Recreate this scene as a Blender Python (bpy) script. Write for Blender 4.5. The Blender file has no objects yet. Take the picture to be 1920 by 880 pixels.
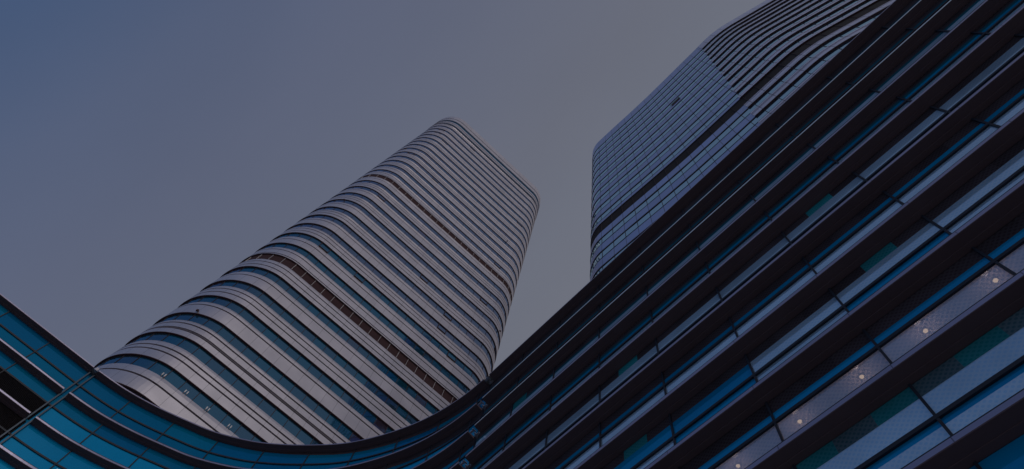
import bpy, math, random
from mathutils import Vector, Matrix
R_ = math.radians
random.seed(11)
S = 0.8                       # metres per survey unit, measured from the camera's position
CZ = 1.6
scene = bpy.context.scene

# ------------------------------------------------------------------ camera
VZ = Vector((156.0, -421.0, 1225.0)).normalized()          # zenith, in camera axes (right, down, forward)
DX = Vector((-2540.0, 2550.0, 1225.0)).normalized(); DX = (DX - VZ * DX.dot(VZ)).normalized()
AX = -DX; AY = VZ.cross(AX)
right = Vector((AX[0], AY[0], VZ[0])); down = Vector((AX[1], AY[1], VZ[1])); fwd = Vector((AX[2], AY[2], VZ[2]))
cam_d = bpy.data.cameras.new('camera'); cam = bpy.data.objects.new('camera', cam_d)
scene.collection.objects.link(cam); scene.camera = cam
m = Matrix.Identity(4)
for i in range(3):
    m[i][0] = right[i]; m[i][1] = -down[i]; m[i][2] = -fwd[i]
m[2][3] = CZ
cam.matrix_world = m
cam_d.sensor_width = 36.0; cam_d.lens = 36.0 * 1225.0 / 1920.0
cam_d.clip_start = 0.1; cam_d.clip_end = 20000

# ------------------------------------------------------------------ sky, sun, exposure
SUN_AZ = R_(-8.0)      # measured from +x towards +y
SUN_EL = R_(24.0)
sx, sy, sz = math.cos(SUN_EL) * math.cos(SUN_AZ), math.cos(SUN_EL) * math.sin(SUN_AZ), math.sin(SUN_EL)
world = bpy.data.worlds.new('World'); scene.world = world; world.use_nodes = True
nt = world.node_tree; nt.nodes.clear()
wo = nt.nodes.new('ShaderNodeOutputWorld'); bg = nt.nodes.new('ShaderNodeBackground')
sky = nt.nodes.new('ShaderNodeTexSky'); sky.sky_type = 'NISHITA'; sky.sun_disc = False
sky.sun_elevation = SUN_EL; sky.sun_rotation = math.pi / 2 - SUN_AZ
sky.air_density = 1.0; sky.dust_density = 3.0; sky.ozone_density = 2.0
hs = nt.nodes.new('ShaderNodeHueSaturation'); hs.inputs['Saturation'].default_value = 0.30
# a thin high haze evens the sky out: warmer grey towards the sun, blue away from it
tc = nt.nodes.new('ShaderNodeTexCoord'); dp = nt.nodes.new('ShaderNodeVectorMath'); dp.operation = 'DOT_PRODUCT'
dp.inputs[1].default_value = Vector((0.15, 0.95, -0.35))
rm = nt.nodes.new('ShaderNodeValToRGB')
mr = nt.nodes.new('ShaderNodeMapRange'); mr.inputs[1].default_value = -1.0; mr.inputs[2].default_value = 1.0
e = rm.color_ramp.elements
HAZE = [(0.0, (1.00, 2.0, 4.4)), (0.095, (1.25, 2.19, 4.53)), (0.145, (1.95, 2.58, 4.50)), (0.20, (2.42, 2.87, 4.53)), (0.35, (3.26, 3.52, 4.62)), (0.40, (3.48, 3.78, 4.85)), (0.62, (4.3, 4.3, 4.9)), (1.0, (5.6, 4.8, 4.4))]
e[0].position = 0.0; e[0].color = (*HAZE[0][1], 1); e[1].position = 1.0; e[1].color = (*HAZE[-1][1], 1)
for p, c in HAZE[1:-1]:
    q = e.new(p); q.color = (*c, 1)
mix = nt.nodes.new('ShaderNodeMix'); mix.data_type = 'RGBA'; mix.inputs[0].default_value = 0.82
L = nt.links.new
L(tc.outputs['Generated'], dp.inputs[0]); L(dp.outputs['Value'], mr.inputs[0]); L(mr.outputs[0], rm.inputs[0])
L(sky.outputs[0], hs.inputs['Color']); L(hs.outputs[0], mix.inputs[6]); L(rm.outputs[0], mix.inputs[7])
cn = nt.nodes.new('ShaderNodeTexNoise'); cn.inputs['Scale'].default_value = 2.2; cn.inputs['Detail'].default_value = 5
cm = nt.nodes.new('ShaderNodeMapping'); cm.inputs['Scale'].default_value = (1.0, 2.0, 1.0); L(tc.outputs['Generated'], cm.inputs[0]); L(cm.outputs[0], cn.inputs['Vector'])
cr = nt.nodes.new('ShaderNodeMapRange'); cr.inputs[1].default_value = .3; cr.inputs[2].default_value = .7; cr.inputs[3].default_value = .965; cr.inputs[4].default_value = 1.035; L(cn.outputs['Fac'], cr.inputs[0])
cs = nt.nodes.new('ShaderNodeVectorMath'); cs.operation = 'SCALE'; L(mix.outputs[2], cs.inputs[0]); L(cr.outputs[0], cs.inputs['Scale'])
L(cs.outputs[0], bg.inputs['Color']); bg.inputs['Strength'].default_value = 0.12
L(bg.outputs[0], wo.inputs[0])
sun_d = bpy.data.lights.new('sun', 'SUN'); sun = bpy.data.objects.new('sun', sun_d); scene.collection.objects.link(sun)
sun_d.energy = 1.0; sun_d.angle = R_(14); sun_d.color = (1.0, 0.93, 0.86)
sun.rotation_euler = Vector((sx, sy, sz)).to_track_quat('Z', 'Y').to_euler()
scene.view_settings.view_transform = 'Standard'; scene.view_settings.look = 'None'
scene.view_settings.gamma = 1.0; scene.view_settings.exposure = -1.35
scene.view_settings.use_curve_mapping = False
scene.render.engine = 'CYCLES'
scene.render.resolution_x = 1024; scene.render.resolution_y = 469
scene.cycles.max_bounces = 7; scene.cycles.glossy_bounces = 4; scene.cycles.transparent_max_bounces = 8
scene.cycles.diffuse_bounces = 3

# ------------------------------------------------------------------ materials
def node_mat(name):
    mt = bpy.data.materials.new(name); mt.use_nodes = True
    n = mt.node_tree.nodes; n.clear()
    out = n.new('ShaderNodeOutputMaterial')
    return mt, mt.node_tree, n, out
def ln(t, a, b): t.links.new(a, b)
def principled(n, col, rough, metal=0.0, ior=1.5):
    b = n.new('ShaderNodeBsdfPrincipled')
    b.inputs['Base Color'].default_value = (*col, 1); b.inputs['Roughness'].default_value = rough
    b.inputs['Metallic'].default_value = metal; b.inputs['IOR'].default_value = ior
    return b
def uv_line(t, n, pitch, width, axis=0, offset=0.0):
    """1 on thin joint lines every <pitch> metres of the UV's axis"""
    uv = n.new('ShaderNodeUVMap'); sp = n.new('ShaderNodeSeparateXYZ'); ln(t, uv.outputs[0], sp.inputs[0])
    a = n.new('ShaderNodeMath'); a.operation = 'ADD'; a.inputs[1].default_value = offset + width / 2; ln(t, sp.outputs[axis], a.inputs[0])
    d = n.new('ShaderNodeMath'); d.operation = 'DIVIDE'; d.inputs[1].default_value = pitch; ln(t, a.outputs[0], d.inputs[0])
    f = n.new('ShaderNodeMath'); f.operation = 'FRACT'; ln(t, d.outputs[0], f.inputs[0])
    c = n.new('ShaderNodeMath'); c.operation = 'LESS_THAN'; c.inputs[1].default_value = width / pitch; ln(t, f.outputs[0], c.inputs[0])
    fl = n.new('ShaderNodeMath'); fl.operation = 'FLOOR'; ln(t, d.outputs[0], fl.inputs[0])
    return c.outputs[0], fl.outputs[0], sp
def clad(name, col, rough, metal, pitch, width=0.05, dark=0.45, var=0.10, offset=0.0, dirt=0.10):
    mt, t, n, out = node_mat(name); b = principled(n, col, rough, metal)
    line, idx, sp = uv_line(t, n, pitch, width, 0, offset)
    geo = n.new('ShaderNodeNewGeometry'); pz = n.new('ShaderNodeSeparateXYZ'); ln(t, geo.outputs['Position'], pz.inputs[0])
    fz = n.new('ShaderNodeMath'); fz.operation = 'MULTIPLY'; fz.inputs[1].default_value = 0.21; ln(t, pz.outputs[2], fz.inputs[0])
    fzf = n.new('ShaderNodeMath'); fzf.operation = 'FLOOR'; ln(t, fz.outputs[0], fzf.inputs[0])
    cb = n.new('ShaderNodeCombineXYZ'); ln(t, idx, cb.inputs[0]); ln(t, fzf.outputs[0], cb.inputs[1])
    wn = n.new('ShaderNodeTexWhiteNoise'); ln(t, cb.outputs[0], wn.inputs['Vector'])
    ns = n.new('ShaderNodeTexNoise'); ns.inputs['Scale'].default_value = 0.35; ns.inputs['Detail'].default_value = 6
    ln(t, geo.outputs['Position'], ns.inputs['Vector'])
    v1 = n.new('ShaderNodeMapRange'); v1.inputs[3].default_value = 1 - var; v1.inputs[4].default_value = 1 + var; ln(t, wn.outputs['Value'], v1.inputs[0])
    v2 = n.new('ShaderNodeMapRange'); v2.inputs[1].default_value = .3; v2.inputs[2].default_value = .7
    v2.inputs[3].default_value = 1 - dirt; v2.inputs[4].default_value = 1 + dirt; ln(t, ns.outputs['Fac'], v2.inputs[0])
    mu = n.new('ShaderNodeMath'); mu.operation = 'MULTIPLY'; ln(t, v1.outputs[0], mu.inputs[0]); ln(t, v2.outputs[0], mu.inputs[1])
    ld = n.new('ShaderNodeMapRange'); ld.inputs[3].default_value = 1.0; ld.inputs[4].default_value = dark; ln(t, line, ld.inputs[0])
    mu2 = n.new('ShaderNodeMath'); mu2.operation = 'MULTIPLY'; ln(t, mu.outputs[0], mu2.inputs[0]); ln(t, ld.outputs[0], mu2.inputs[1])
    vm = n.new('ShaderNodeVectorMath'); vm.operation = 'SCALE'; vm.inputs[0].default_value = col; ln(t, mu2.outputs[0], vm.inputs['Scale'])
    ln(t, vm.outputs[0], b.inputs['Base Color']); ln(t, b.outputs[0], out.inputs[0])
    r2 = n.new('ShaderNodeMapRange'); r2.inputs[3].default_value = rough - .05; r2.inputs[4].default_value = rough + .08; ln(t, ns.outputs['Fac'], r2.inputs[0])
    ln(t, r2.outputs[0], b.inputs['Roughness'])
    return mt
def glass(name, body, refl, fac, body2=None, rough=0.04, wav=0.015):
    """coated window glass seen from outside: dark tinted body plus a mirror coat; each pane varies"""
    mt, t, n, out = node_mat(name)
    at = n.new('ShaderNodeAttribute'); at.attribute_name = 'pane'
    mixc = n.new('ShaderNodeMix'); mixc.data_type = 'RGBA'; mixc.inputs[6].default_value = (*body, 1)
    mixc.inputs[7].default_value = (*(body2 or tuple(c * 1.8 for c in body)), 1); ln(t, at.outputs['Fac'], mixc.inputs[0])
    d = n.new('ShaderNodeBsdfDiffuse'); ln(t, mixc.outputs[2], d.inputs['Color'])
    g = n.new('ShaderNodeBsdfGlossy'); g.inputs['Color'].default_value = (*refl, 1); g.inputs['Roughness'].default_value = rough
    tx = n.new('ShaderNodeTexNoise'); tx.inputs['Scale'].default_value = 0.45; tx.inputs['Detail'].default_value = 2
    geo = n.new('ShaderNodeNewGeometry'); ln(t, geo.outputs['Position'], tx.inputs['Vector'])
    bp = n.new('ShaderNodeBump'); bp.inputs['Strength'].default_value = 0.5; bp.inputs['Distance'].default_value = wav
    ln(t, tx.outputs['Fac'], bp.inputs['Height']); ln(t, bp.outputs[0], g.inputs['Normal'])
    fr = n.new('ShaderNodeFresnel'); fr.inputs['IOR'].default_value = 1.5
    fh = n.new('ShaderNodeMath'); fh.operation = 'MULTIPLY'; fh.inputs[1].default_value = 0.7; ln(t, fr.outputs[0], fh.inputs[0]); fr = fh
    ad = n.new('ShaderNodeMath'); ad.operation = 'ADD'; ad.inputs[1].default_value = fac; ad.use_clamp = True; ln(t, fr.outputs[0], ad.inputs[0])
    ms = n.new('ShaderNodeMixShader'); ln(t, ad.outputs[0], ms.inputs[0]); ln(t, d.outputs[0], ms.inputs[1]); ln(t, g.outputs[0], ms.inputs[2])
    ln(t, ms.outputs[0], out.inputs[0])
    return mt
def frit(name, dot, body, dotcover=0.5, trans=0.0, refl=0.12, scale=5.5, tint=(.5, .75, 1.0), grain=0.35, fade=None):
    """glass printed with a ceramic dot screen"""
    mt, t, n, out = node_mat(name)
    uv = n.new('ShaderNodeUVMap')
    mp = n.new('ShaderNodeMapping'); mp.inputs['Rotation'].default_value = (0, 0, R_(45)); mp.inputs['Scale'].default_value = (scale, scale, scale)
    ln(t, uv.outputs[0], mp.inputs['Vector'])
    fr = n.new('ShaderNodeVectorMath'); fr.operation = 'FRACTION'; ln(t, mp.outputs[0], fr.inputs[0])
    sb = n.new('ShaderNodeVectorMath'); sb.operation = 'SUBTRACT'; sb.inputs[1].default_value = (.5, .5, 0); ln(t, fr.outputs[0], sb.inputs[0])
    sp = n.new('ShaderNodeSeparateXYZ'); ln(t, sb.outputs[0], sp.inputs[0]); cb = n.new('ShaderNodeCombineXYZ')
    ln(t, sp.outputs[0], cb.inputs[0]); ln(t, sp.outputs[1], cb.inputs[1])
    le = n.new('ShaderNodeVectorMath'); le.operation = 'LENGTH'; ln(t, cb.outputs[0], le.inputs[0])
    st = n.new('ShaderNodeMapRange'); st.interpolation_type = 'SMOOTHSTEP'; st.inputs[1].default_value = .22; st.inputs[2].default_value = .42
    st.inputs[3].default_value = 1; st.inputs[4].default_value = 0; ln(t, le.outputs['Value'], st.inputs[0])
    at = n.new('ShaderNodeAttribute'); at.attribute_name = 'pane'
    geo = n.new('ShaderNodeNewGeometry'); ns = n.new('ShaderNodeTexNoise'); ns.inputs['Scale'].default_value = .7; ns.inputs['Detail'].default_value = 5
    ln(t, geo.outputs['Position'], ns.inputs['Vector'])
    c1 = n.new('ShaderNodeMix'); c1.data_type = 'RGBA'; c1.inputs[6].default_value = (*body, 1); c1.inputs[7].default_value = (*dot, 1); ln(t, st.outputs[0], c1.inputs[0])
    v = n.new('ShaderNodeMapRange'); v.inputs[3].default_value = 1 - grain; v.inputs[4].default_value = 1 + grain * .6; ln(t, ns.outputs['Fac'], v.inputs[0])
    v2 = n.new('ShaderNodeMapRange'); v2.inputs[3].default_value = .82; v2.inputs[4].default_value = 1.15; ln(t, at.outputs['Fac'], v2.inputs[0])
    mu = n.new('ShaderNodeMath'); mu.operation = 'MULTIPLY'; ln(t, v.outputs[0], mu.inputs[0]); ln(t, v2.outputs[0], mu.inputs[1])
    sc = n.new('ShaderNodeVectorMath'); sc.operation = 'SCALE'; ln(t, c1.outputs[2], sc.inputs[0]); ln(t, mu.outputs[0], sc.inputs['Scale'])
    df = n.new('ShaderNodeBsdfDiffuse'); ln(t, sc.outputs[0], df.inputs['Color'])
    if fade:                       # teal reflection painted into the colour, fading upwards from the pane's lower edge
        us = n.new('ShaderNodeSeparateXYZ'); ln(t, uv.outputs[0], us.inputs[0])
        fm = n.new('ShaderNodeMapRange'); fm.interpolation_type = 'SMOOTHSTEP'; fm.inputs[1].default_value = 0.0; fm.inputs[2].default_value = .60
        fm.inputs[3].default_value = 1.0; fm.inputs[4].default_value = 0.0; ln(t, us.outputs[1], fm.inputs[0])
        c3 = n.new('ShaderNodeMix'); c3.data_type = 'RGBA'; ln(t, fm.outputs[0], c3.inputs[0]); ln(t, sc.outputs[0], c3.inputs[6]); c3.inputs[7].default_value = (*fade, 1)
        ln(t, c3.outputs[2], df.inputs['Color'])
    cur = df.outputs[0]
    if trans > 0:
        tr = n.new('ShaderNodeBsdfTransparent'); tr.inputs['Color'].default_value = (*tint, 1)
        m1 = n.new('ShaderNodeMixShader'); m1.inputs[0].default_value = trans; ln(t, cur, m1.inputs[1]); ln(t, tr.outputs[0], m1.inputs[2]); cur = m1.outputs[0]
    g = n.new('ShaderNodeBsdfGlossy'); g.inputs['Color'].default_value = (.68, .86, 1, 1); g.inputs['Roughness'].default_value = 0.05
    m2 = n.new('ShaderNodeMixShader'); m2.inputs[0].default_value = refl; ln(t, cur, m2.inputs[1]); ln(t, g.outputs[0], m2.inputs[2])
    ln(t, m2.outputs[0], out.inputs[0])
    return mt
def plain(name, col, rough=.5, metal=0.0, noise=0.12, nscale=1.5):
    mt, t, n, out = node_mat(name); b = principled(n, col, rough, metal)
    geo = n.new('ShaderNodeNewGeometry'); ns = n.new('ShaderNodeTexNoise'); ns.inputs['Scale'].default_value = nscale; ns.inputs['Detail'].default_value = 6
    ln(t, geo.outputs['Position'], ns.inputs['Vector'])
    v = n.new('ShaderNodeMapRange'); v.inputs[1].default_value = .3; v.inputs[2].default_value = .7; v.inputs[3].default_value = 1 - noise; v.inputs[4].default_value = 1 + noise
    ln(t, ns.outputs['Fac'], v.inputs[0])
    sc = n.new('ShaderNodeVectorMath'); sc.operation = 'SCALE'; sc.inputs[0].default_value = col; ln(t, v.outputs[0], sc.inputs['Scale'])
    ln(t, sc.outputs[0], b.inputs['Base Color']); ln(t, b.outputs[0], out.inputs[0])
    return mt
def emit(name, col, power):
    mt, t, n, out = node_mat(name); em = n.new('ShaderNodeEmission'); em.inputs[0].default_value = (*col, 1); em.inputs[1].default_value = power
    ln(t, em.outputs[0], out.inputs[0]); return mt

M = {}
M['clad_left'] = clad('satin_aluminium_panel', (.655, .605, .65), .33, .60, 2.26, .06, .60, .035, offset=0.0, dirt=.05)
M['clad_right'] = clad('blue_grey_coated_panel', (.31, .42, .72), .28, .75, 2.335, .10, .28, .06, dirt=.05)
M['clad_ledge'] = clad('grey_aluminium_ledge', (.70, .70, .84), .34, .6, 2.335, .10, .35, .05, dirt=.05)
M['soffit'] = plain('dark_bronze_soffit', (.075, .034, .038), .9)
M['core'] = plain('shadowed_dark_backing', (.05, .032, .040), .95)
M['refuge'] = plain('dark_refuge_screen', (.056, .024, .027), .95)
M['tower_glass'] = glass('tower_window_glass', (.0, .06, .10), (.28, .55, .82), .26, (.05, .035, .05))
M['upper_glass'] = glass('upper_tower_window_glass', (.01, .05, .09), (.50, .62, .90), .30, (.06, .045, .06))
M['right_glass'] = glass('right_tower_window_glass', (.03, .12, .20), (.62, .90, 1.0), .60, (.05, .07, .10))
M['refuge_right'] = plain('black_refuge_screen', (.016, .011, .014), .95)
M['mullion'] = plain('dark_bronze_mullion', (.05, .028, .030), .8, .0)
M['light_post'] = plain('pale_aluminium_post', (.75, .70, .70), .4, .4)
M['canopy'] = plain('dark_metal_canopy', (.118, .078, .088), .95, 0.0, .06, .8)
M['trim'] = clad('satin_trim', (.40, .37, .50), .3, .6, 5.15, .04, .5, .04)
M['trim_sky_lit'] = clad('sky_lit_satin_trim', (.92, .97, .95), .3, .8, 5.15, .04, .5, .04)  # bright sky reflection put into the colour: paler copy of the trim
M['wing_glass'] = glass('teal_blue_glass', (.0, .175, .315), (.10, .48, .95), .09, (.0, .12, .28), wav=.006)
M['blue_glass'] = glass('deep_blue_glass', (.0, .26, .52), (.12, .55, 1.0), .12, (.0, .36, .68), wav=.006)
M['frit'] = frit('pale_dotted_glass', (.44, .72, 1.0), (.58, .80, 1.0), refl=.40)
M['frit_open'] = frit('pale_dotted_glass_lit', (.50, .66, .95), (.60, .74, 1.0), trans=.35, refl=.10, tint=(.75, .85, 1.0))
M['frit_dark'] = frit('dark_dotted_glass', (.062, .045, .052), (.085, .07, .08), refl=.012, grain=.4)
M['frit_teal_refl'] = frit('dark_dotted_glass_teal_reflection', (.062, .045, .052), (.085, .07, .08), refl=.012, grain=.4, fade=(.0, .13, .19))  # dark dotted glass with a teal reflection painted along its lower edge
M['frit_teal'] = frit('teal_dotted_glass', (.01, .27, .31), (.04, .32, .36), refl=.08)
M['frit_grey'] = frit('grey_dotted_glass', (.07, .16, .20), (.14, .22, .26), refl=.05)
M['transom'] = plain('dark_blue_frame', (.02, .022, .035), .6, .0)
M['ceiling'] = frit('perforated_ceiling', (.25, .26, .3), (.60, .58, .60), refl=.02)
M['inside'] = plain('interior_wall', (.10, .11, .13), .8)
M['louvre'] = plain('dark_louvre_slats', (.030, .024, .028), .5, .2)
M['joint'] = plain('dark_blue_joint_cover', (.03, .05, .08), .35, .3)
M['bracket'] = plain('pale_steel_bracket', (.42, .40, .46), .4, .3)
M['roof'] = plain('roof_membrane', (.22, .21, .21), .9)
M['lamp'] = emit('warm_lamp', (1.0, .62, .34), 3.4)
M['lampring'] = plain('white_lamp_ring', (.25, .24, .24), .6)
M['strip'] = emit('white_tube_lamp', (.75, .9, 1.0), 1.6)
M['flood'] = plain('white_floodlight', (.75, .72, .72), .4)

# ------------------------------------------------------------------ mesh tools
def W(x, y, z): return Vector((x * S, y * S, CZ + (z - CZ) * S))
class MB:
    def __init__(s): s.v = []; s.f = []; s.uv = []; s.pv = []
    def quad(s, pts, uvs, pane=0.0):
        i = len(s.v); s.v += pts; s.f.append(tuple(range(i, i + len(pts)))); s.uv += uvs; s.pv.append(pane)
    def join(s, o):
        i = len(s.v); s.v += o.v; s.f += [tuple(k + i for k in f) for f in o.f]; s.uv += o.uv; s.pv += o.pv
    def hexa(s, c, pane=0.0):
        """eight corners: bottom 0-3 anticlockwise, top 4-7"""
        for a in ((0, 3, 2, 1), (4, 5, 6, 7), (0, 1, 5, 4), (1, 2, 6, 5), (2, 3, 7, 6), (3, 0, 4, 7)):
            p = [c[k] for k in a]; s.quad(p, [(q[0] + q[1], q[2]) for q in p], pane)
    def build(s, name, mat, parent, loc=None, smooth=False):
        loc = parent.matrix_world.translation if loc is None else loc
        me = bpy.data.meshes.new(name)
        me.from_pydata([tuple(W(*p) - loc) for p in s.v], [], s.f)
        uv = me.uv_layers.new(name='UVMap')
        for k, u in enumerate(s.uv): uv.data[k].uv = u
        at = me.attributes.new('pane', 'FLOAT', 'FACE'); at.data.foreach_set('value', s.pv)
        me.materials.append(mat); me.update()
        o = bpy.data.objects.new(name, me); scene.collection.objects.link(o)
        par = parent; o.parent = par
        o.location = (0, 0, 0)
        return o
class Path:
    def __init__(s, pts, step=0.5, smooth=True, s_of=None):
        if smooth:
            q = []
            P = [2 * Vector(pts[0]) - Vector(pts[1])] + [Vector(p) for p in pts] + [2 * Vector(pts[-1]) - Vector(pts[-2])]
            for i in range(1, len(P) - 2):
                a, b, c, d = P[i - 1], P[i], P[i + 1], P[i + 2]
                ta, tb, tc_ = (b - a).length ** .5, (c - b).length ** .5, (d - c).length ** .5
                m1 = ((b - a) / ta - (c - a) / (ta + tb) + (c - b) / tb) * tb
                m2 = ((c - b) / tb - (d - b) / (tb + tc_) + (d - c) / tc_) * tb
                k = max(2, int((c - b).length / step))
                for j in range(k):
                    t = j / k
                    q.append((2*t**3-3*t*t+1) * b + (t**3-2*t*t+t) * m1 + (-2*t**3+3*t*t) * c + (t**3-t*t) * m2)
            q.append(P[-2])
        else: q = [Vector(p) for p in pts]
        s.p = q; s.s = [0.0]
        for a, b in zip(q, q[1:]): s.s.append(s.s[-1] + (b - a).length)
        s.len = s.s[-1]
        nn = []
        for i in range(len(q)):
            d = q[min(i + 1, len(q) - 1)] - q[max(i - 1, 0)]; d.normalize(); nn.append(Vector((d.y, -d.x)))
        s.n = nn
    def at(s, u, o=0.0):
        import bisect
        i = min(max(bisect.bisect_right(s.s, u) - 1, 0), len(s.p) - 2)
        t = (u - s.s[i]) / max(1e-9, s.s[i + 1] - s.s[i])
        p = s.p[i].lerp(s.p[i + 1], t); n = s.n[i].lerp(s.n[i + 1], t).normalized()
        return p + n * o, n
    def find(s, f):
        """arc length of the first point where f changes sign"""
        for i in range(len(s.p) - 1):
            a, b = f(s.p[i]), f(s.p[i + 1])
            if a <= 0 < b or b <= 0 < a: return s.s[i] + (s.s[i + 1] - s.s[i]) * (a / (a - b))
        return None
    def stations(s, u0, u1, ds):
        """dense in curves, sparse on straights"""
        out = [u0]; last = s.at(u0)[1]
        k = max(1, int((u1 - u0) / ds)); st = (u1 - u0) / k
        for i in range(1, k):
            u = u0 + i * st; n = s.at(u)[1]
            if (n - last).length > .02 or u - out[-1] > 6: out.append(u); last = n
        out.append(u1); return out
def sweep(mb, path, u0, u1, prof, ds=.5, pane=0.0, caps=False, u_org=0.0):
    """prof: [(offset, z)] from bottom to top"""
    st = path.stations(u0, u1, ds)
    cols = []
    for u in st:
        p, n = path.at(u); cols.append([(p.x + n.x * o, p.y + n.y * o, z) for o, z in prof])
    vl = [0.0]
    for a, b in zip(prof, prof[1:]): vl.append(vl[-1] + math.hypot(b[0] - a[0], b[1] - a[1]))
    for i in range(len(st) - 1):
        for j in range(len(prof) - 1):
            mb.quad([cols[i][j], cols[i + 1][j], cols[i + 1][j + 1], cols[i][j + 1]],
                    [(st[i] - u_org, vl[j]), (st[i + 1] - u_org, vl[j]), (st[i + 1] - u_org, vl[j + 1]), (st[i] - u_org, vl[j + 1])], pane)
    if caps and len(prof) > 2:
        for c, rev in ((cols[0], True), (cols[-1], False)):
            c = c[:-1] if prof[0] == prof[-1] else c
            c = c[::-1] if rev else c
            mb.quad(list(c), [(0, 0)] * len(c), pane)
    return mb
def bar(mb, path, u, w, o0, o1, z0, z1, pane=0.0):
    a0, _ = path.at(u - w / 2, o1); a1, _ = path.at(u + w / 2, o1); b1, _ = path.at(u + w / 2, o0); b0, _ = path.at(u - w / 2, o0)
    mb.hexa([(a0.x, a0.y, z0), (a1.x, a1.y, z0), (b1.x, b1.y, z0), (b0.x, b0.y, z0), (a0.x, a0.y, z1), (a1.x, a1.y, z1), (b1.x, b1.y, z1), (b0.x, b0.y, z1)], pane)
    return mb
def empty(name, x, y, label, cat):
    o = bpy.data.objects.new(name, None); scene.collection.objects.link(o); o.location = (x * S, y * S, 0)
    o['label'] = label; o['category'] = cat
    o.matrix_world = Matrix.Translation(o.location)
    return o
def proj(p):
    d = Vector((p[0], p[1], p[2] - CZ)); x, y, z = d.dot(right), d.dot(down), d.dot(fwd)
    return (960 + 1225 * x / z, 440 + 1225 * y / z, d.length) if z > 0 else (-9999, -9999, 1e9)
def emit_parts(name, items, parent, keep=98, hidden=None):
    """items: (MB, material key, representative point, size). The largest in the picture become parts of their own."""
    sc = []
    for mb, mk, p, sz in items:
        x, y, d = proj(p)
        inn = -20 < x < 1940 and -20 < y < 900 and not (hidden and hidden(x, y))
        sc.append((-(sz / d ** 2) if inn else 0.0, len(sc)))
    order = sorted(sc); own = [i for v, i in order[:keep] if v < 0]; rest = [i for v, i in order if i not in set(own)]
    objs = []
    for i in own:
        o = items[i][0].build(name, M[items[i][1]], parent); objs.append((i, o))
    groups = {}
    for i in rest: groups.setdefault(items[i][1], []).append(i)
    if groups:
        big = MB(); mats = []; midx = []
        for mk, ids in groups.items():
            mats.append(mk)
            for i in ids:
                big.join(items[i][0]); midx += [len(mats) - 1] * len(items[i][0].f)
        o = big.build(name, M[mats[0]], parent)
        for mk in mats[1:]: o.data.materials.append(M[mk])
        o.data.polygons.foreach_set('material_index', midx)
        o['kind'] = 'stuff'
    return dict(objs)

# ------------------------------------------------------------------ ground
gm, gt, gn, gout = node_mat('stone_plaza')
gb = principled(gn, (.34, .33, .32), .8)
br = gn.new('ShaderNodeTexBrick'); br.inputs['Scale'].default_value = 1.0; br.inputs['Color1'].default_value = (.52, .50, .48, 1)
br.inputs['Color2'].default_value = (.45, .44, .43, 1); br.inputs['Mortar'].default_value = (.16, .16, .16, 1); br.inputs['Mortar Size'].default_value = .012
br.inputs['Brick Width'].default_value = 1.2; br.inputs['Row Height'].default_value = .6
gg = gn.new('ShaderNodeNewGeometry'); ln(gt, gg.outputs['Position'], br.inputs['Vector']); ln(gt, br.outputs['Color'], gb.inputs['Base Color']); ln(gt, gb.outputs[0], gout.inputs[0])
me = bpy.data.meshes.new('ground'); G = 6000
me.from_pydata([(-G, -G, 0), (G, -G, 0), (G, G, 0), (-G, G, 0)], [], [(0, 1, 2, 3)]); me.materials.append(gm)
go = bpy.data.objects.new('ground', me); scene.collection.objects.link(go); go['kind'] = 'structure'

# silhouette of the podium in the picture (to rank what can be seen above it)
SIL = [(-50, 510), (0, 550), (182, 694), (308, 770), (480, 831), (649, 831), (799, 785), (913, 707), (1110, 520), (1300, 346), (1500, 163), (1678, 0), (1980, -290)]
def behind_podium(x, y):
    for a, b in zip(SIL, SIL[1:]):
        if a[0] <= x <= b[0]: return y > a[1] + (b[1] - a[1]) * (x - a[0]) / (b[0] - a[0])
    return False

# ------------------------------------------------------------------ left tower
def rounded(x0, x1, y0, y1, r):
    """anticlockwise outline, starting half way along the back (west) side; r = corner radii SW, SE, NE, NW"""
    pts = [(x0, (y0 + y1) / 2)]
    for cx, cy, rr, a0 in ((x0 + r[0], y0 + r[0], r[0], 180), (x1 - r[1], y0 + r[1], r[1], 270), (x1 - r[2], y1 - r[2], r[2], 0), (x0 + r[3], y1 - r[3], r[3], 90)):
        for k in range(17):
            a = R_(a0 + 90 * k / 16); pts.append((cx + rr * math.cos(a), cy + rr * math.sin(a)))
    pts.append(pts[0]); return pts
LT = Path(rounded(-112, -68, -16.9, 39.1, (8.5, 8.5, 8.2, 8.2)), smooth=False)
u_ref = LT.find(lambda p: p.y - 7.06 if p.x > -68.5 and p.y > -6 else -1)          # a known mullion on the front
PIT = 2.26
tower_l = empty('office_tower', -90, 11, 'pale grey tower with rounded corners and ribbon windows behind the curving low building', 'tower')
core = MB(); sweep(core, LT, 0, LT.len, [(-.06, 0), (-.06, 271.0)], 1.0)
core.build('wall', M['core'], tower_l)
roof = MB(); pts = [LT.at(u, -.05)[0] for u in LT.stations(0, LT.len - .01, 1.0)]
roof.quad([(p.x, p.y, 270.2) for p in pts], [(p.x, p.y) for p in pts]); roof.build('roof', M['roof'], tower_l)
U0 = LT.find(lambda p: p.x + 98 if p.y < 0 else -1)            # side walls far round the back
U1 = LT.find(lambda p: -98 - p.x if p.y > 30 and p.x < -80 else -1)
def vis_u(path, n_cam=True):
    return
panes = []; mulls = []; vents = []
base0 = 68.2; PF = 6.17
GRV = {-1: [4.6], 0: [3.9, 4.95], 1: [3.45, 3.78, 5.2], 2: [5.05], 3: [3.6, 4.95], 4: [4.75], 5: [3.35, 4.85], 6: [2.9, 4.9], 7: [4.55], 8: [3.5, 5.0], 9: [4.9], 10: [3.5, 5.05],
       11: [4.85], 12: [3.6, 5.0], 13: [4.9], 14: [3.5, 4.95], 15: [4.7], 16: [3.0, 4.9]}
def lt_u_range(): return (0.0, LT.len)
PROT = .27
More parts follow.
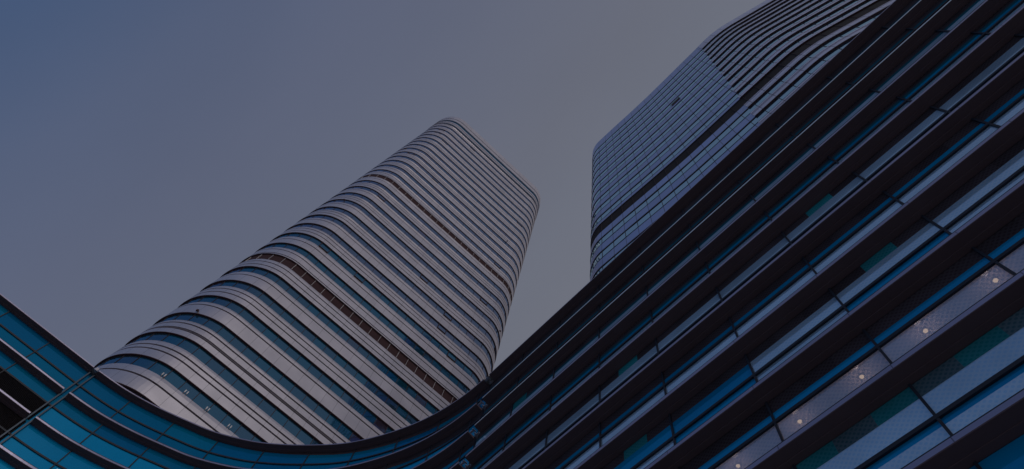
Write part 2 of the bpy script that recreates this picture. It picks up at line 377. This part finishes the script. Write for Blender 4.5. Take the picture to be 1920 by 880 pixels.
def prot_at(n): return .27 if n < 5 else max(.14, .27 - .011 * (n - 4))
def o_band(t):          # outward offset of the cladding at height t above the window sill
    return PROT - .12 * (t - 2.0) / 4.17
def pane_range(u0, u1, ref, pitch):
    k = math.ceil((u0 - ref) / pitch); out = []
    while ref + (k + 1) * pitch <= u1: out.append((ref + k * pitch, ref + (k + 1) * pitch)); k += 1
    return out
cells = pane_range(0.1, LT.len - .1, u_ref, PIT)
random.seed(5)
for nfl in range(-11, 30):
    b = base0 + PF * nfl
    refuge = nfl in (6, 16); PROT = prot_at(nfl)
    hw = 2.3 if refuge else 2.0
    top = PF if nfl < 29 else 5.6
    gl = GRV.get(nfl, [4.85] if nfl % 2 else [3.5, 4.95])
    gl = [g for g in gl if g < top - .3]
    # soffit over the window
    so = sweep(MB(), LT, 0, LT.len, [(-.05, b + hw), (PROT, b + hw + .003), (PROT - .003, b + hw + .11)], .6)
    so.build('soffit', M['soffit'], tower_l)
    lo = hw + .11
    for g in gl + [top]:
        hi = g - .17 if g != top else top
        prof = [(-.04, b + lo), (o_band(lo), b + lo + .002), (o_band(hi) if g != top else .03, b + hi), (-.04, b + hi + .003)]
        if g == top: prof = [(-.04, b + lo), (o_band(lo), b + lo + .002), (.16, b + lo + (hi - lo) * .55), (.035, b + hi), (-.04, b + hi + .003)]
        bd = sweep(MB(), LT, 0, LT.len, prof, .6, u_org=u_ref)
        bd.build('cladding_band' if g != top else 'sill_band', M['clad_left'], tower_l)
        lo = g + .13
    if refuge:
        sc = sweep(MB(), LT, 0, LT.len, [(-.02, b + .02), (-.02, b + hw)], .6); sc.build('refuge_screen', M['refuge'], tower_l)
    for (ua, ub) in cells:
        (p, n) = LT.at((ua + ub) / 2)
        front = n.x > -.2 if n.y < 0 else n.x > -.05
        pc = (p.x, p.y, b + 1)
        if not refuge:
            pv = random.random() * .5
            if random.random() < .04: pv = 1.0
            mb = MB(); tw = random.uniform(-.006, .006); tl = random.uniform(-.01, .004)
            op = front and random.random() < .03 and nfl > 6
            if op: tl = -.16
            q, _ = LT.at(ua, tw); r_, _ = LT.at(ub, -tw)
            if (LT.at(ua)[1] - LT.at(ub)[1]).length > .02:
                sweep(mb, LT, ua, ub, [(.0 - tl, b), (0, b + hw)], .4, pv)
            else:
                q2, _ = LT.at(ua, tw); 
                q0, _ = LT.at(ua, tw - tl); r0, _ = LT.at(ub, -tw - tl)
                mb.quad([(q0.x, q0.y, b), (r0.x, r0.y, b), (r_.x, r_.y, b + hw), (q2.x, q2.y, b + hw)], [(0, 0), (1, 0), (1, 1), (0, 1)], pv)
            if front: panes.append((mb, 'tower_glass' if nfl < 9 else 'upper_glass', pc, 4.5))
            else: panes.append((mb, 'tower_glass', (9e3, 0, 1), 1))
            if op:
                fm = MB(); bar(fm, LT, (ua + ub) / 2, ub - ua - .1, .17, .24, b + .02, b + .14); bar(fm, LT, ua + .08, .08, .02, .2, b + .1, b + hw - .1); bar(fm, LT, ub - .08, .08, .02, .2, b + .1, b + hw - .1)
                vents.append((fm, 'soffit', pc, 1))
        mm = bar(MB(), LT, ua, (.09 if not refuge else .05), -.03, .06 if not refuge else .10, b + .02, b + hw - .02)
        mulls.append((mm, 'light_post' if refuge else 'mullion', pc if front else (9e3, 0, 1), 1))
emit_parts('window_pane', panes, tower_l, 98, behind_podium)
emit_parts('mullion', mulls, tower_l, 98, behind_podium)
for mb, mk, p, s_ in vents:
    x, y, d = proj(p)
    mb.build('open_window_frame', M[mk], tower_l)
# crown
zc = base0 + PF * 30 - .5
for (a, b_, kind) in ((252.75, 253.3, 'band'), (253.3, 255.0, 'glass'), (255.05, 257.1, 'band'), (257.3, 259.2, 'band'), (259.2, 261.9, 'glass'), (262.0, 265.9, 'band'), (266.1, 271.4, 'band')):
    if kind == 'band':
        x = sweep(MB(), LT, 0, LT.len, [(-.04, a), (.30, a + .002), (.18, b_), (-.3, b_ + .003)], .6, u_org=u_ref); x.build('crown_band', M['clad_left'], tower_l)
    else:
        x = sweep(MB(), LT, 0, LT.len, [(.0, a), (.0, b_)], .6, .2); x.build('crown_glazing', M['tower_glass'], tower_l)
        for ua, ub in cells[::2]:
            pass
# small fixtures
for yy in (-9.32, -5.82, -2.41, 1.16):
    uu = LT.find(lambda p: p.y - yy if p.x > -72 else -1)
    f = MB()
    for d in (-.17, .17): bar(f, LT, uu + d, .14, .03, .30, b := 68.28, 68.75)
    f.build('floodlight', M['flood'], tower_l)
for yy, zz in ((-13.25, 83.1), (-13.28, 143.2), (35.18, 144.6), (28.17, 194.2)):
    uu = LT.find(lambda p: p.y - yy if p.x > -74 else -1)
    f = MB(); bar(f, LT, uu, .14, .12, .5, zz, zz + .16); bar(f, LT, uu, .3, .42, .65, zz - .3, zz + .06)
    f.build('camera_bracket', M['soffit'], tower_l)

# ------------------------------------------------------------------ right tower
D = 26.2
fr_pts = [(-.93, .965), (-.75, .9715), (-.5, .986), (-.25, .996), (0, 1.0), (.25, 1.002), (.50, 1.006)]
pts = []
c0 = (-.93, .965 + .208)
for k in range(0, 15):
    a = R_(180 + 88 * k / 14 + 1); pts.append((c0[0] + .208 * math.cos(a), c0[1] + .208 * math.sin(a)))
pts += fr_pts[0:]
a_end = math.atan(.29)
for k in range(1, 9):
    a = a_end * k / 8; pts.append((.50 + 1.0 * math.sin(a), 1.006 + 1.0 * (1 - math.cos(a))))
e0 = pts[-1]; dd = (math.cos(a_end), math.sin(a_end)); e1 = (e0[0] + 1.0 * dd[0], e0[1] + 1.0 * dd[1])
pts.append(e1)
for k in range(1, 11):
    a = a_end + R_(80) * k / 10
    pts.append((e1[0] + .25 * (math.sin(a) - math.sin(a_end)), e1[1] + .25 * (math.cos(a_end) - math.cos(a))))
pts.append((pts[-1][0], 2.3)); pts.append((-1.0, 2.35)); pts.append((-1.138, 2.2)); pts.append(pts[0])
pts = [(x * D, y * D) for x, y in pts]
RT = Path(pts, smooth=False)
# resample long straight pieces so that normals stay true at the ends
def densify(pts, d=1.2):
    out = [pts[0]]
    for a, b in zip(pts, pts[1:]):
        L_ = math.dist(a, b); k = max(1, int(L_ / d))
        for j in range(1, k + 1): out.append((a[0] + (b[0] - a[0]) * j / k, a[1] + (b[1] - a[1]) * j / k))
    return out
RT = Path(densify(pts), smooth=False)
tower_r = empty('office_tower', 8, 42, 'blue glassy tower with striped right side, rising behind the straight black wing', 'tower')
core = sweep(MB(), RT, 0, RT.len, [(-.06, 0), (-.06, 184.3)], 1.0); core.build('wall', M['core'], tower_r)
roof = MB(); rp = [RT.at(u, -.05)[0] for u in RT.stations(0, RT.len - .01, 1.0)]
roof.quad([(p.x, p.y, 183.6) for p in rp], [(p.x, p.y) for p in rp]); roof.build('roof', M['roof'], tower_r)
ur = RT.find(lambda p: p.x + 12.38 if p.y < 30 else -1); PR = 2.335
cells = pane_range(.1, RT.len - .1, ur, PR)
u_back = RT.find(lambda p: p.y - 45 if p.x > 30 else -1)
panes = []; mulls = []
random.seed(9)
for nfl in range(-15, 14):
    b = 93.4 + 6.17 * nfl
    refuge = nfl == 2
    xb = D * (.195 + .0031 * (b - 96))
    ub_ = RT.find(lambda p: p.x - xb if p.y < 50 else -1)
    if nfl < 0: ub_ = RT.find(lambda p: p.x - 4.5 if p.y < 50 else -1)
    hw = 2.5 if not refuge else 4.0
    # flat glassy side
    sweep(MB(), RT, 0, ub_, [(-.05, b + hw), (.085, b + hw + .002), (.083, b + hw + .28)], .6).build('soffit', M['core'], tower_r)
    z1 = b + 6.17 - .42
    if nfl == 13: z1 = 184.7
    sweep(MB(), RT, 0, ub_, [(-.04, b + hw + .28), (.08, b + hw + .282), (.05, z1), (-.04, z1 + .003)], .6, u_org=ur).build('cladding_band', M['clad_right'], tower_r)
    # ledged side
    P = .25
    sweep(MB(), RT, ub_, RT.len, [(-.05, b + hw), (P, b + hw + .002), (P - .003, b + hw + .08)], .6, caps=False).build('ledge_soffit', M['soffit'], tower_r)
    v = nfl % 3
    cuts = [[(hw + .08, hw + 1.5), (hw + 1.7, hw + 1.95), (hw + 2.2, hw + 2.45), (hw + 2.75, 5.92)],
            [(hw + .08, hw + .6), (hw + .8, hw + 2.2), (hw + 2.5, hw + 2.8), (5.5, 5.85)],
            [(hw + .08, hw + 1.3), (hw + 1.5, hw + 1.8), (hw + 2.0, hw + 2.25), (hw + 2.6, 5.85)]][v]
    if refuge: cuts = [(hw + .08, 5.0), (5.2, 5.95)]
    if nfl == 13: cuts = [(hw + .08, hw + 1.6), (hw + 1.8, hw + 3.2), (hw + 3.4, 184.7 - b)]
    for i, (a, c) in enumerate(cuts):
        o = P - .045 * i
        sweep(MB(), RT, ub_, RT.len, [(-.04, b + a), (o, b + a + .002), (o - .03, b + c), (-.04, b + c + .003)], .6, caps=True, u_org=ur).build('ledge', M['clad_ledge'], tower_r)
    if refuge: sweep(MB(), RT, 0, RT.len, [(-.02, b), (-.02, b + hw)], .6).build('refuge_screen', M['refuge_right'], tower_r)
    for ua, ub in cells:
        p, n = RT.at((ua + ub) / 2); front = n.y < .3 and p.y < 60
        if not refuge:
            pv = random.random() * .45
            if random.random() < .05: pv = 1.0
            tw = random.uniform(-.004, .004); mb = MB()
            if (RT.at(ua)[1] - RT.at(ub)[1]).length > .02: sweep(mb, RT, ua, ub, [(0, b + .12), (0, b + hw)], .4, pv)
            else:
                q, _ = RT.at(ua, tw); r_, _ = RT.at(ub, -tw)
                mb.quad([(q.x, q.y, b + .12), (r_.x, r_.y, b + .12), (r_.x, r_.y, b + hw), (q.x, q.y, b + hw)], [(0, 0), (1, 0), (1, 1), (0, 1)], pv)
            panes.append((mb, 'right_glass', (p.x, p.y, b + 1) if front else (9e3, 0, 1), 1))
        mm = bar(MB(), RT, ua, .075, -.03, .04, b + .1, b + hw - .02)
        mulls.append((mm, 'mullion', (p.x, p.y, b + 1) if front else (9e3, 0, 1), 1))
emit_parts('window_pane', panes, tower_r, 98, behind_podium)
emit_parts('mullion', mulls, tower_r, 98, behind_podium)
uu = RT.find(lambda p: p.x + 1.7 if p.y < 30 else -1)
bar(MB(), RT, uu, 2.3, .0, .14, 147.4, 149.5).build('dark_vent_panel', M['core'], tower_r)

# ------------------------------------------------------------------ podium
PT = [(-62.3, -120), (-62.37, -80), (-62.37, -50), (-62.37, -30), (-62.37, -20), (-62.37, -13.66), (-62.15, -10.3), (-61.75, -8.0), (-61.05, -5.3), (-60.35, -3.2), (-59.16, 0.05), (-56.85, 3.9), (-55.0, 6.1), (-53.0, 8.1),
      (-49.2, 11.25), (-44.8, 13.65), (-40.2, 15.35), (-35.9, 16.2), (-32.4, 16.43), (-28, 16.44), (-10, 16.44), (10, 16.44), (30, 16.44), (58, 16.44)]
PP = Path(PT, .5)
podium = empty('podium_building', -20, 22, 'dark low building curving across the foreground, with long black ledges and blue glass between them', 'building')
uJ1 = PP.find(lambda p: p.y + 13.75 if p.x < -55 else 1)          # left movement joint
uJ2 = PP.find(lambda p: p.x + 31.95 if p.y > 10 else -1)          # right movement joint
u_m = PP.find(lambda p: p.x - 3.65 if p.y > 10 else -1)
WO = -.8; PB = 5.15
def trimz(k): return 58.0 - 4.28 * k
NK = 13
segs = [('left', 0.0, uJ1 - .32), ('mid', uJ1 + .32, uJ2 - .42), ('right', uJ2 + .42, PP.len)]
def fin_prof(z, base=0.0):
    return [(WO + .02, z - .25), (-.50, z - .185), (-.49, z - .15), (-.02, z - .06), (0.0, z - .05), (0.0, z - .002), (WO + .02, z + .02)]
solid = MB(); sweep(solid, PP, 0, PP.len, [(WO - 5.4, 0), (WO - 5.4, 57.4)], 1.0); solid.build('rear_wall', M['inside'], podium)
top = sweep(MB(), PP, 0, PP.len, [(-.08, 57.93), (WO - 5.0, 57.95), (WO - 5.4, 57.4)], 1.0); top.build('roof', M['roof'], podium)
panes = []; trs = []; mul = []
random.seed(21)
def cells_for(u0, u1, ref, pitch):
    out = []; k = math.floor((u0 - ref) / pitch)
    while ref + k * pitch < u1:
        a, c = max(u0, ref + k * pitch), min(u1, ref + (k + 1) * pitch)
        if c - a > .25: out.append((a, c, k))
        k += 1
    return out
def add_pane(ua, ub, z0, z1, mk, o=WO, pv=None, name=None):
    if z1 - z0 < .02: return
    pv = random.random() if pv is None else pv
    mb = sweep(MB(), PP, ua, ub, [(o, z0), (o, z1)], .6, pv)
    p, n = PP.at((ua + ub) / 2); panes.append((mb, mk, (p.x, p.y, (z0 + z1) / 2), (ub - ua) * (z1 - z0)))
for k in range(0, NK + 1):
    z = trimz(k)
    for nm, u0, u1 in segs:
        sweep(MB(), PP, u0, u1, fin_prof(z), .5, caps=True).build('canopy', M['canopy'], podium)
        th = (.17 if k < 3 else .22) if k else .13
        sweep(MB(), PP, u0 + .01, u1 - .01, [(-.10, z + .003), (-.004, z + .002), (-.004, z + th), (-.10, z + th), (-.10, z + .003)], .5, caps=True, u_org=u_m).build('canopy_edge', M['trim_sky_lit'] if k in (1, 2) and nm == 'right' else M['trim'], podium)
        if k: sweep(MB(), PP, u0 + .01, u1 - .01, [(-.10, z + th + .002), (-.012, z + th + .002), (-.012, z + th + .06), (-.10, z + th + .06)], .5).build('canopy_edge_cap', M['transom'], podium)
    if k == 0: continue
    sill, ceil_ = z + .02, trimz(k - 1) - .24
    tz = z + (2.05 if k % 2 else 2.55)
    # inside: floor slab and perforated ceiling
    for nm, u0, u1 in segs:
        if nm == 'right':
            sweep(MB(), PP, u0, u1, [(WO - .10, trimz(k - 1) - .32), (WO - 5.3, trimz(k - 1) - .32)], 1.0).build('ceiling', M['ceiling'], podium)
            sweep(MB(), PP, u0, u1, [(WO - .12, z + .03), (WO - 5.3, z + .03)], 1.0).build('floor_slab', M['inside'], podium)
    for nm, u0, u1 in segs:
        w0, w1 = u0 - .30 if nm != 'left' else u0, u1 + .30 if nm != 'right' else u1
        cl = cells_for(w0, w1, u_m, PB) if nm == 'right' else cells_for(w0, w1, uJ1 - .28, 5.13)
        # transom
        louv_low = nm == 'left' and k == 2; louv_all = nm == 'left' and k == 3
        tm = sweep(MB(), PP, w0, w1, [(WO + .003, tz - .09), (WO + .11, tz - .088), (WO + .11, tz + .088), (WO + .003, tz + .09)], .6)
        trs.append((tm, 'transom', (*PP.at((w0 + w1) / 2)[0], tz), 1))
        for ua, ub, i in cl:
            a, c = ua + .03, ub - .03
            if nm == 'right':
                x_mid = PP.at((ua + ub) / 2)[0].x
                spz = z + ({1: 2.62, 2: 2.95, 3: 2.95}.get(k, 3.28 if k % 2 else 3.2) if k < 10 else 4.02)
                # spandrel above the vision glass, in thirds
                for j in range(3):
                    sa, sb = a + (c - a) * j / 3, a + (c - a) * (j + 1) / 3
                    mk = 'frit_dark' if k > 4 else 'frit_teal_refl'
                    if k == 9: mk = ('frit_teal', 'frit_grey')[(i * 3 + j) % 2] if x_mid > -20 else 'frit_dark'
                    elif (k in (5, 7)) and i == -1 and j == 1: mk = 'frit_teal'
                    elif (k in (5, 7)) and i == -4 and j in (1,): mk = 'frit_teal'
                    elif k == 3 and i == -6 and j == 0: mk = 'frit_teal'
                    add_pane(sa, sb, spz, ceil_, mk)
                lit = k == 8 and x_mid < 9
                if k % 2:
                    up = 'frit'; lo = 'frit'
                    if k == 7 and x_mid < -6.8: up = 'blue_glass'
                    if k == 7: lo = 'blue_glass' if i % 2 else 'frit'
                else:
                    up = 'blue_glass'; lo = 'frit_open' if k == 8 else 'frit'
                add_pane(a, c, tz, spz, up)
                if lo == 'frit' and k in (9, 5, 3):
                    add_pane(a, c, tz - .38, tz, 'blue_glass'); add_pane(a, c, sill, tz - .38, 'frit')
                else: add_pane(a, c, sill, tz, lo)
            else:
                gl_u, gl_l = ('wing_glass', 'wing_glass')
                if nm == 'mid' and k >= 2: gl_l = 'blue_glass'
                if nm == 'mid' and k >= 3: gl_u = 'blue_glass'
                if not louv_all: add_pane(a, c, tz, ceil_, gl_u)
                if not (louv_all or louv_low): add_pane(a, c, sill, tz, gl_l)
            if nm == 'mid' and k in (3, 4) and ua > w0 + .1:
                bar(MB(), PP, ua + .42, .05, WO, WO + .012, sill + .3, tz - .25).build('partition_edge', M['light_post'], podium)
            if ua > w0 + .1:
                mb = bar(MB(), PP, ua, .10, WO - .02, WO + .10, sill, ceil_)
                mul.append((mb, 'transom', (*PP.at(ua)[0], tz), 1))
        if nm == 'mid':          # canopy's reflection in the glass, painted as a dark band deepening along the curve
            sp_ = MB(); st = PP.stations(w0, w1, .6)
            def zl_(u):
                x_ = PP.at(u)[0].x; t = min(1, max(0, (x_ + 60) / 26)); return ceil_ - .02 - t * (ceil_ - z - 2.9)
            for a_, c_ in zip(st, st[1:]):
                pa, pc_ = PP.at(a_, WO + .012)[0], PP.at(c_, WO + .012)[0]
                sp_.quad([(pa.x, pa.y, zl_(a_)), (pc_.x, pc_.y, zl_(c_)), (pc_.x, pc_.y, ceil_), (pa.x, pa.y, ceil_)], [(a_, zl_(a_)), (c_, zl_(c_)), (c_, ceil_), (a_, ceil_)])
            sp_.build('painted_canopy_reflection', M['frit_dark'], podium)
        if louv_low or louv_all:
            z0, z1 = sill, (tz if louv_low else ceil_)
            prof = []; q = z0
            while q < z1 - .05: prof += [(WO - .05, q), (WO + .06, q + .02), (WO + .05, q + .05)]; q += .13
            prof.append((WO - .05, z1))
            sweep(MB(), PP, w0, w1, prof, 1.0).build('louvre_panel', M['louvre'], podium)
emit_parts('window_pane', panes, podium, 98)
emit_parts('transom', trs, podium, 98)
emit_parts('mullion', mul, podium, 98)
# below the lowest storey built
sweep(MB(), PP, 0, PP.len, [(WO, 0), (WO, trimz(NK) - .3)], 1.0).build('base_wall', M['core'], podium)
# movement joints
for uj, w in ((uJ1, .64), (uJ2, .84)):
    j = MB(); sweep(j, PP, uj - w / 2 - .0, uj + w / 2 + .0, [(WO - .04, 0), (WO - .04, 57.9)], .3); j.build('joint_recess', M['wing_glass'] if uj == uJ1 else M['joint'], podium)
j = MB()
for d in (-.26, .26): bar(j, PP, uJ1 + d, .14, WO, WO + .28, 3.0, 57.9)
j.build('joint_cover', M['joint'], podium)
bar(MB(), PP, uJ1 + .05, .3, -.3, .05, 57.85, 58.25).build('joint_cap', M['bracket'], podium)
for k in range(0, NK):
    z = trimz(k)
    b = MB(); bar(b, PP, uJ2, .10, WO, -.45, z - .22, z - .10); bar(b, PP, uJ2 - .06, .42, -.30, -.12, z - .2, z - .08); bar(b, PP, uJ2 + .20, .10, -.44, -.02, z - .22, z - .12)
    bar(b, PP, uJ2 + .05, .5, WO + .05, WO + .2, z - .26, z - .14)
    b.build('joint_bracket', M['bracket'], podium)
# lit downlights in the ceiling of the eighth storey from the top
zl = trimz(7) - .32
for x in (3.41, .21, -2.93, -6.22, -9.74, 6.8, 10.1):
    y = 18.83
    r = MB(); lens_ = MB()
    def disc(mb, z0, z1, r0, r1, n=16):
        for q in range(n):
            a, c = 2 * math.pi * q / n, 2 * math.pi * (q + 1) / n
            mb.quad([(x + r0 * math.cos(a), y + r0 * math.sin(a), z0), (x + r0 * math.cos(c), y + r0 * math.sin(c), z0), (x + r1 * math.cos(c), y + r1 * math.sin(c), z1), (x + r1 * math.cos(a), y + r1 * math.sin(a), z1)], [(0, 0)] * 4)
    disc(r, zl - .01, zl - .05, .17, .13); disc(r, zl - .05, zl - .03, .13, .10)
    ro = r.build('downlight', M['lampring'], podium)
    for t in range(5):
        a0, a1 = R_(t * 18), R_((t + 1) * 18); disc(lens_, zl - .02 - .09 * math.sin(a0), zl - .02 - .09 * math.sin(a1), .095 * math.cos(a0), .095 * math.cos(a1) + 1e-4)
    pl = bpy.data.lights.new('lamp_light', 'POINT'); pl.energy = 30; pl.color = (1.0, .58, .42); pl.shadow_soft_size = .12
    plo = bpy.data.objects.new('lamp_light', pl); scene.collection.objects.link(plo); plo.parent = ro; plo.location = W(x, y, zl - .80) - podium.matrix_world.translation
    lo_ = MB(); lo_ = lens_; lo_.build('lamp_lens', M['lamp'], ro, loc=podium.matrix_world.translation)
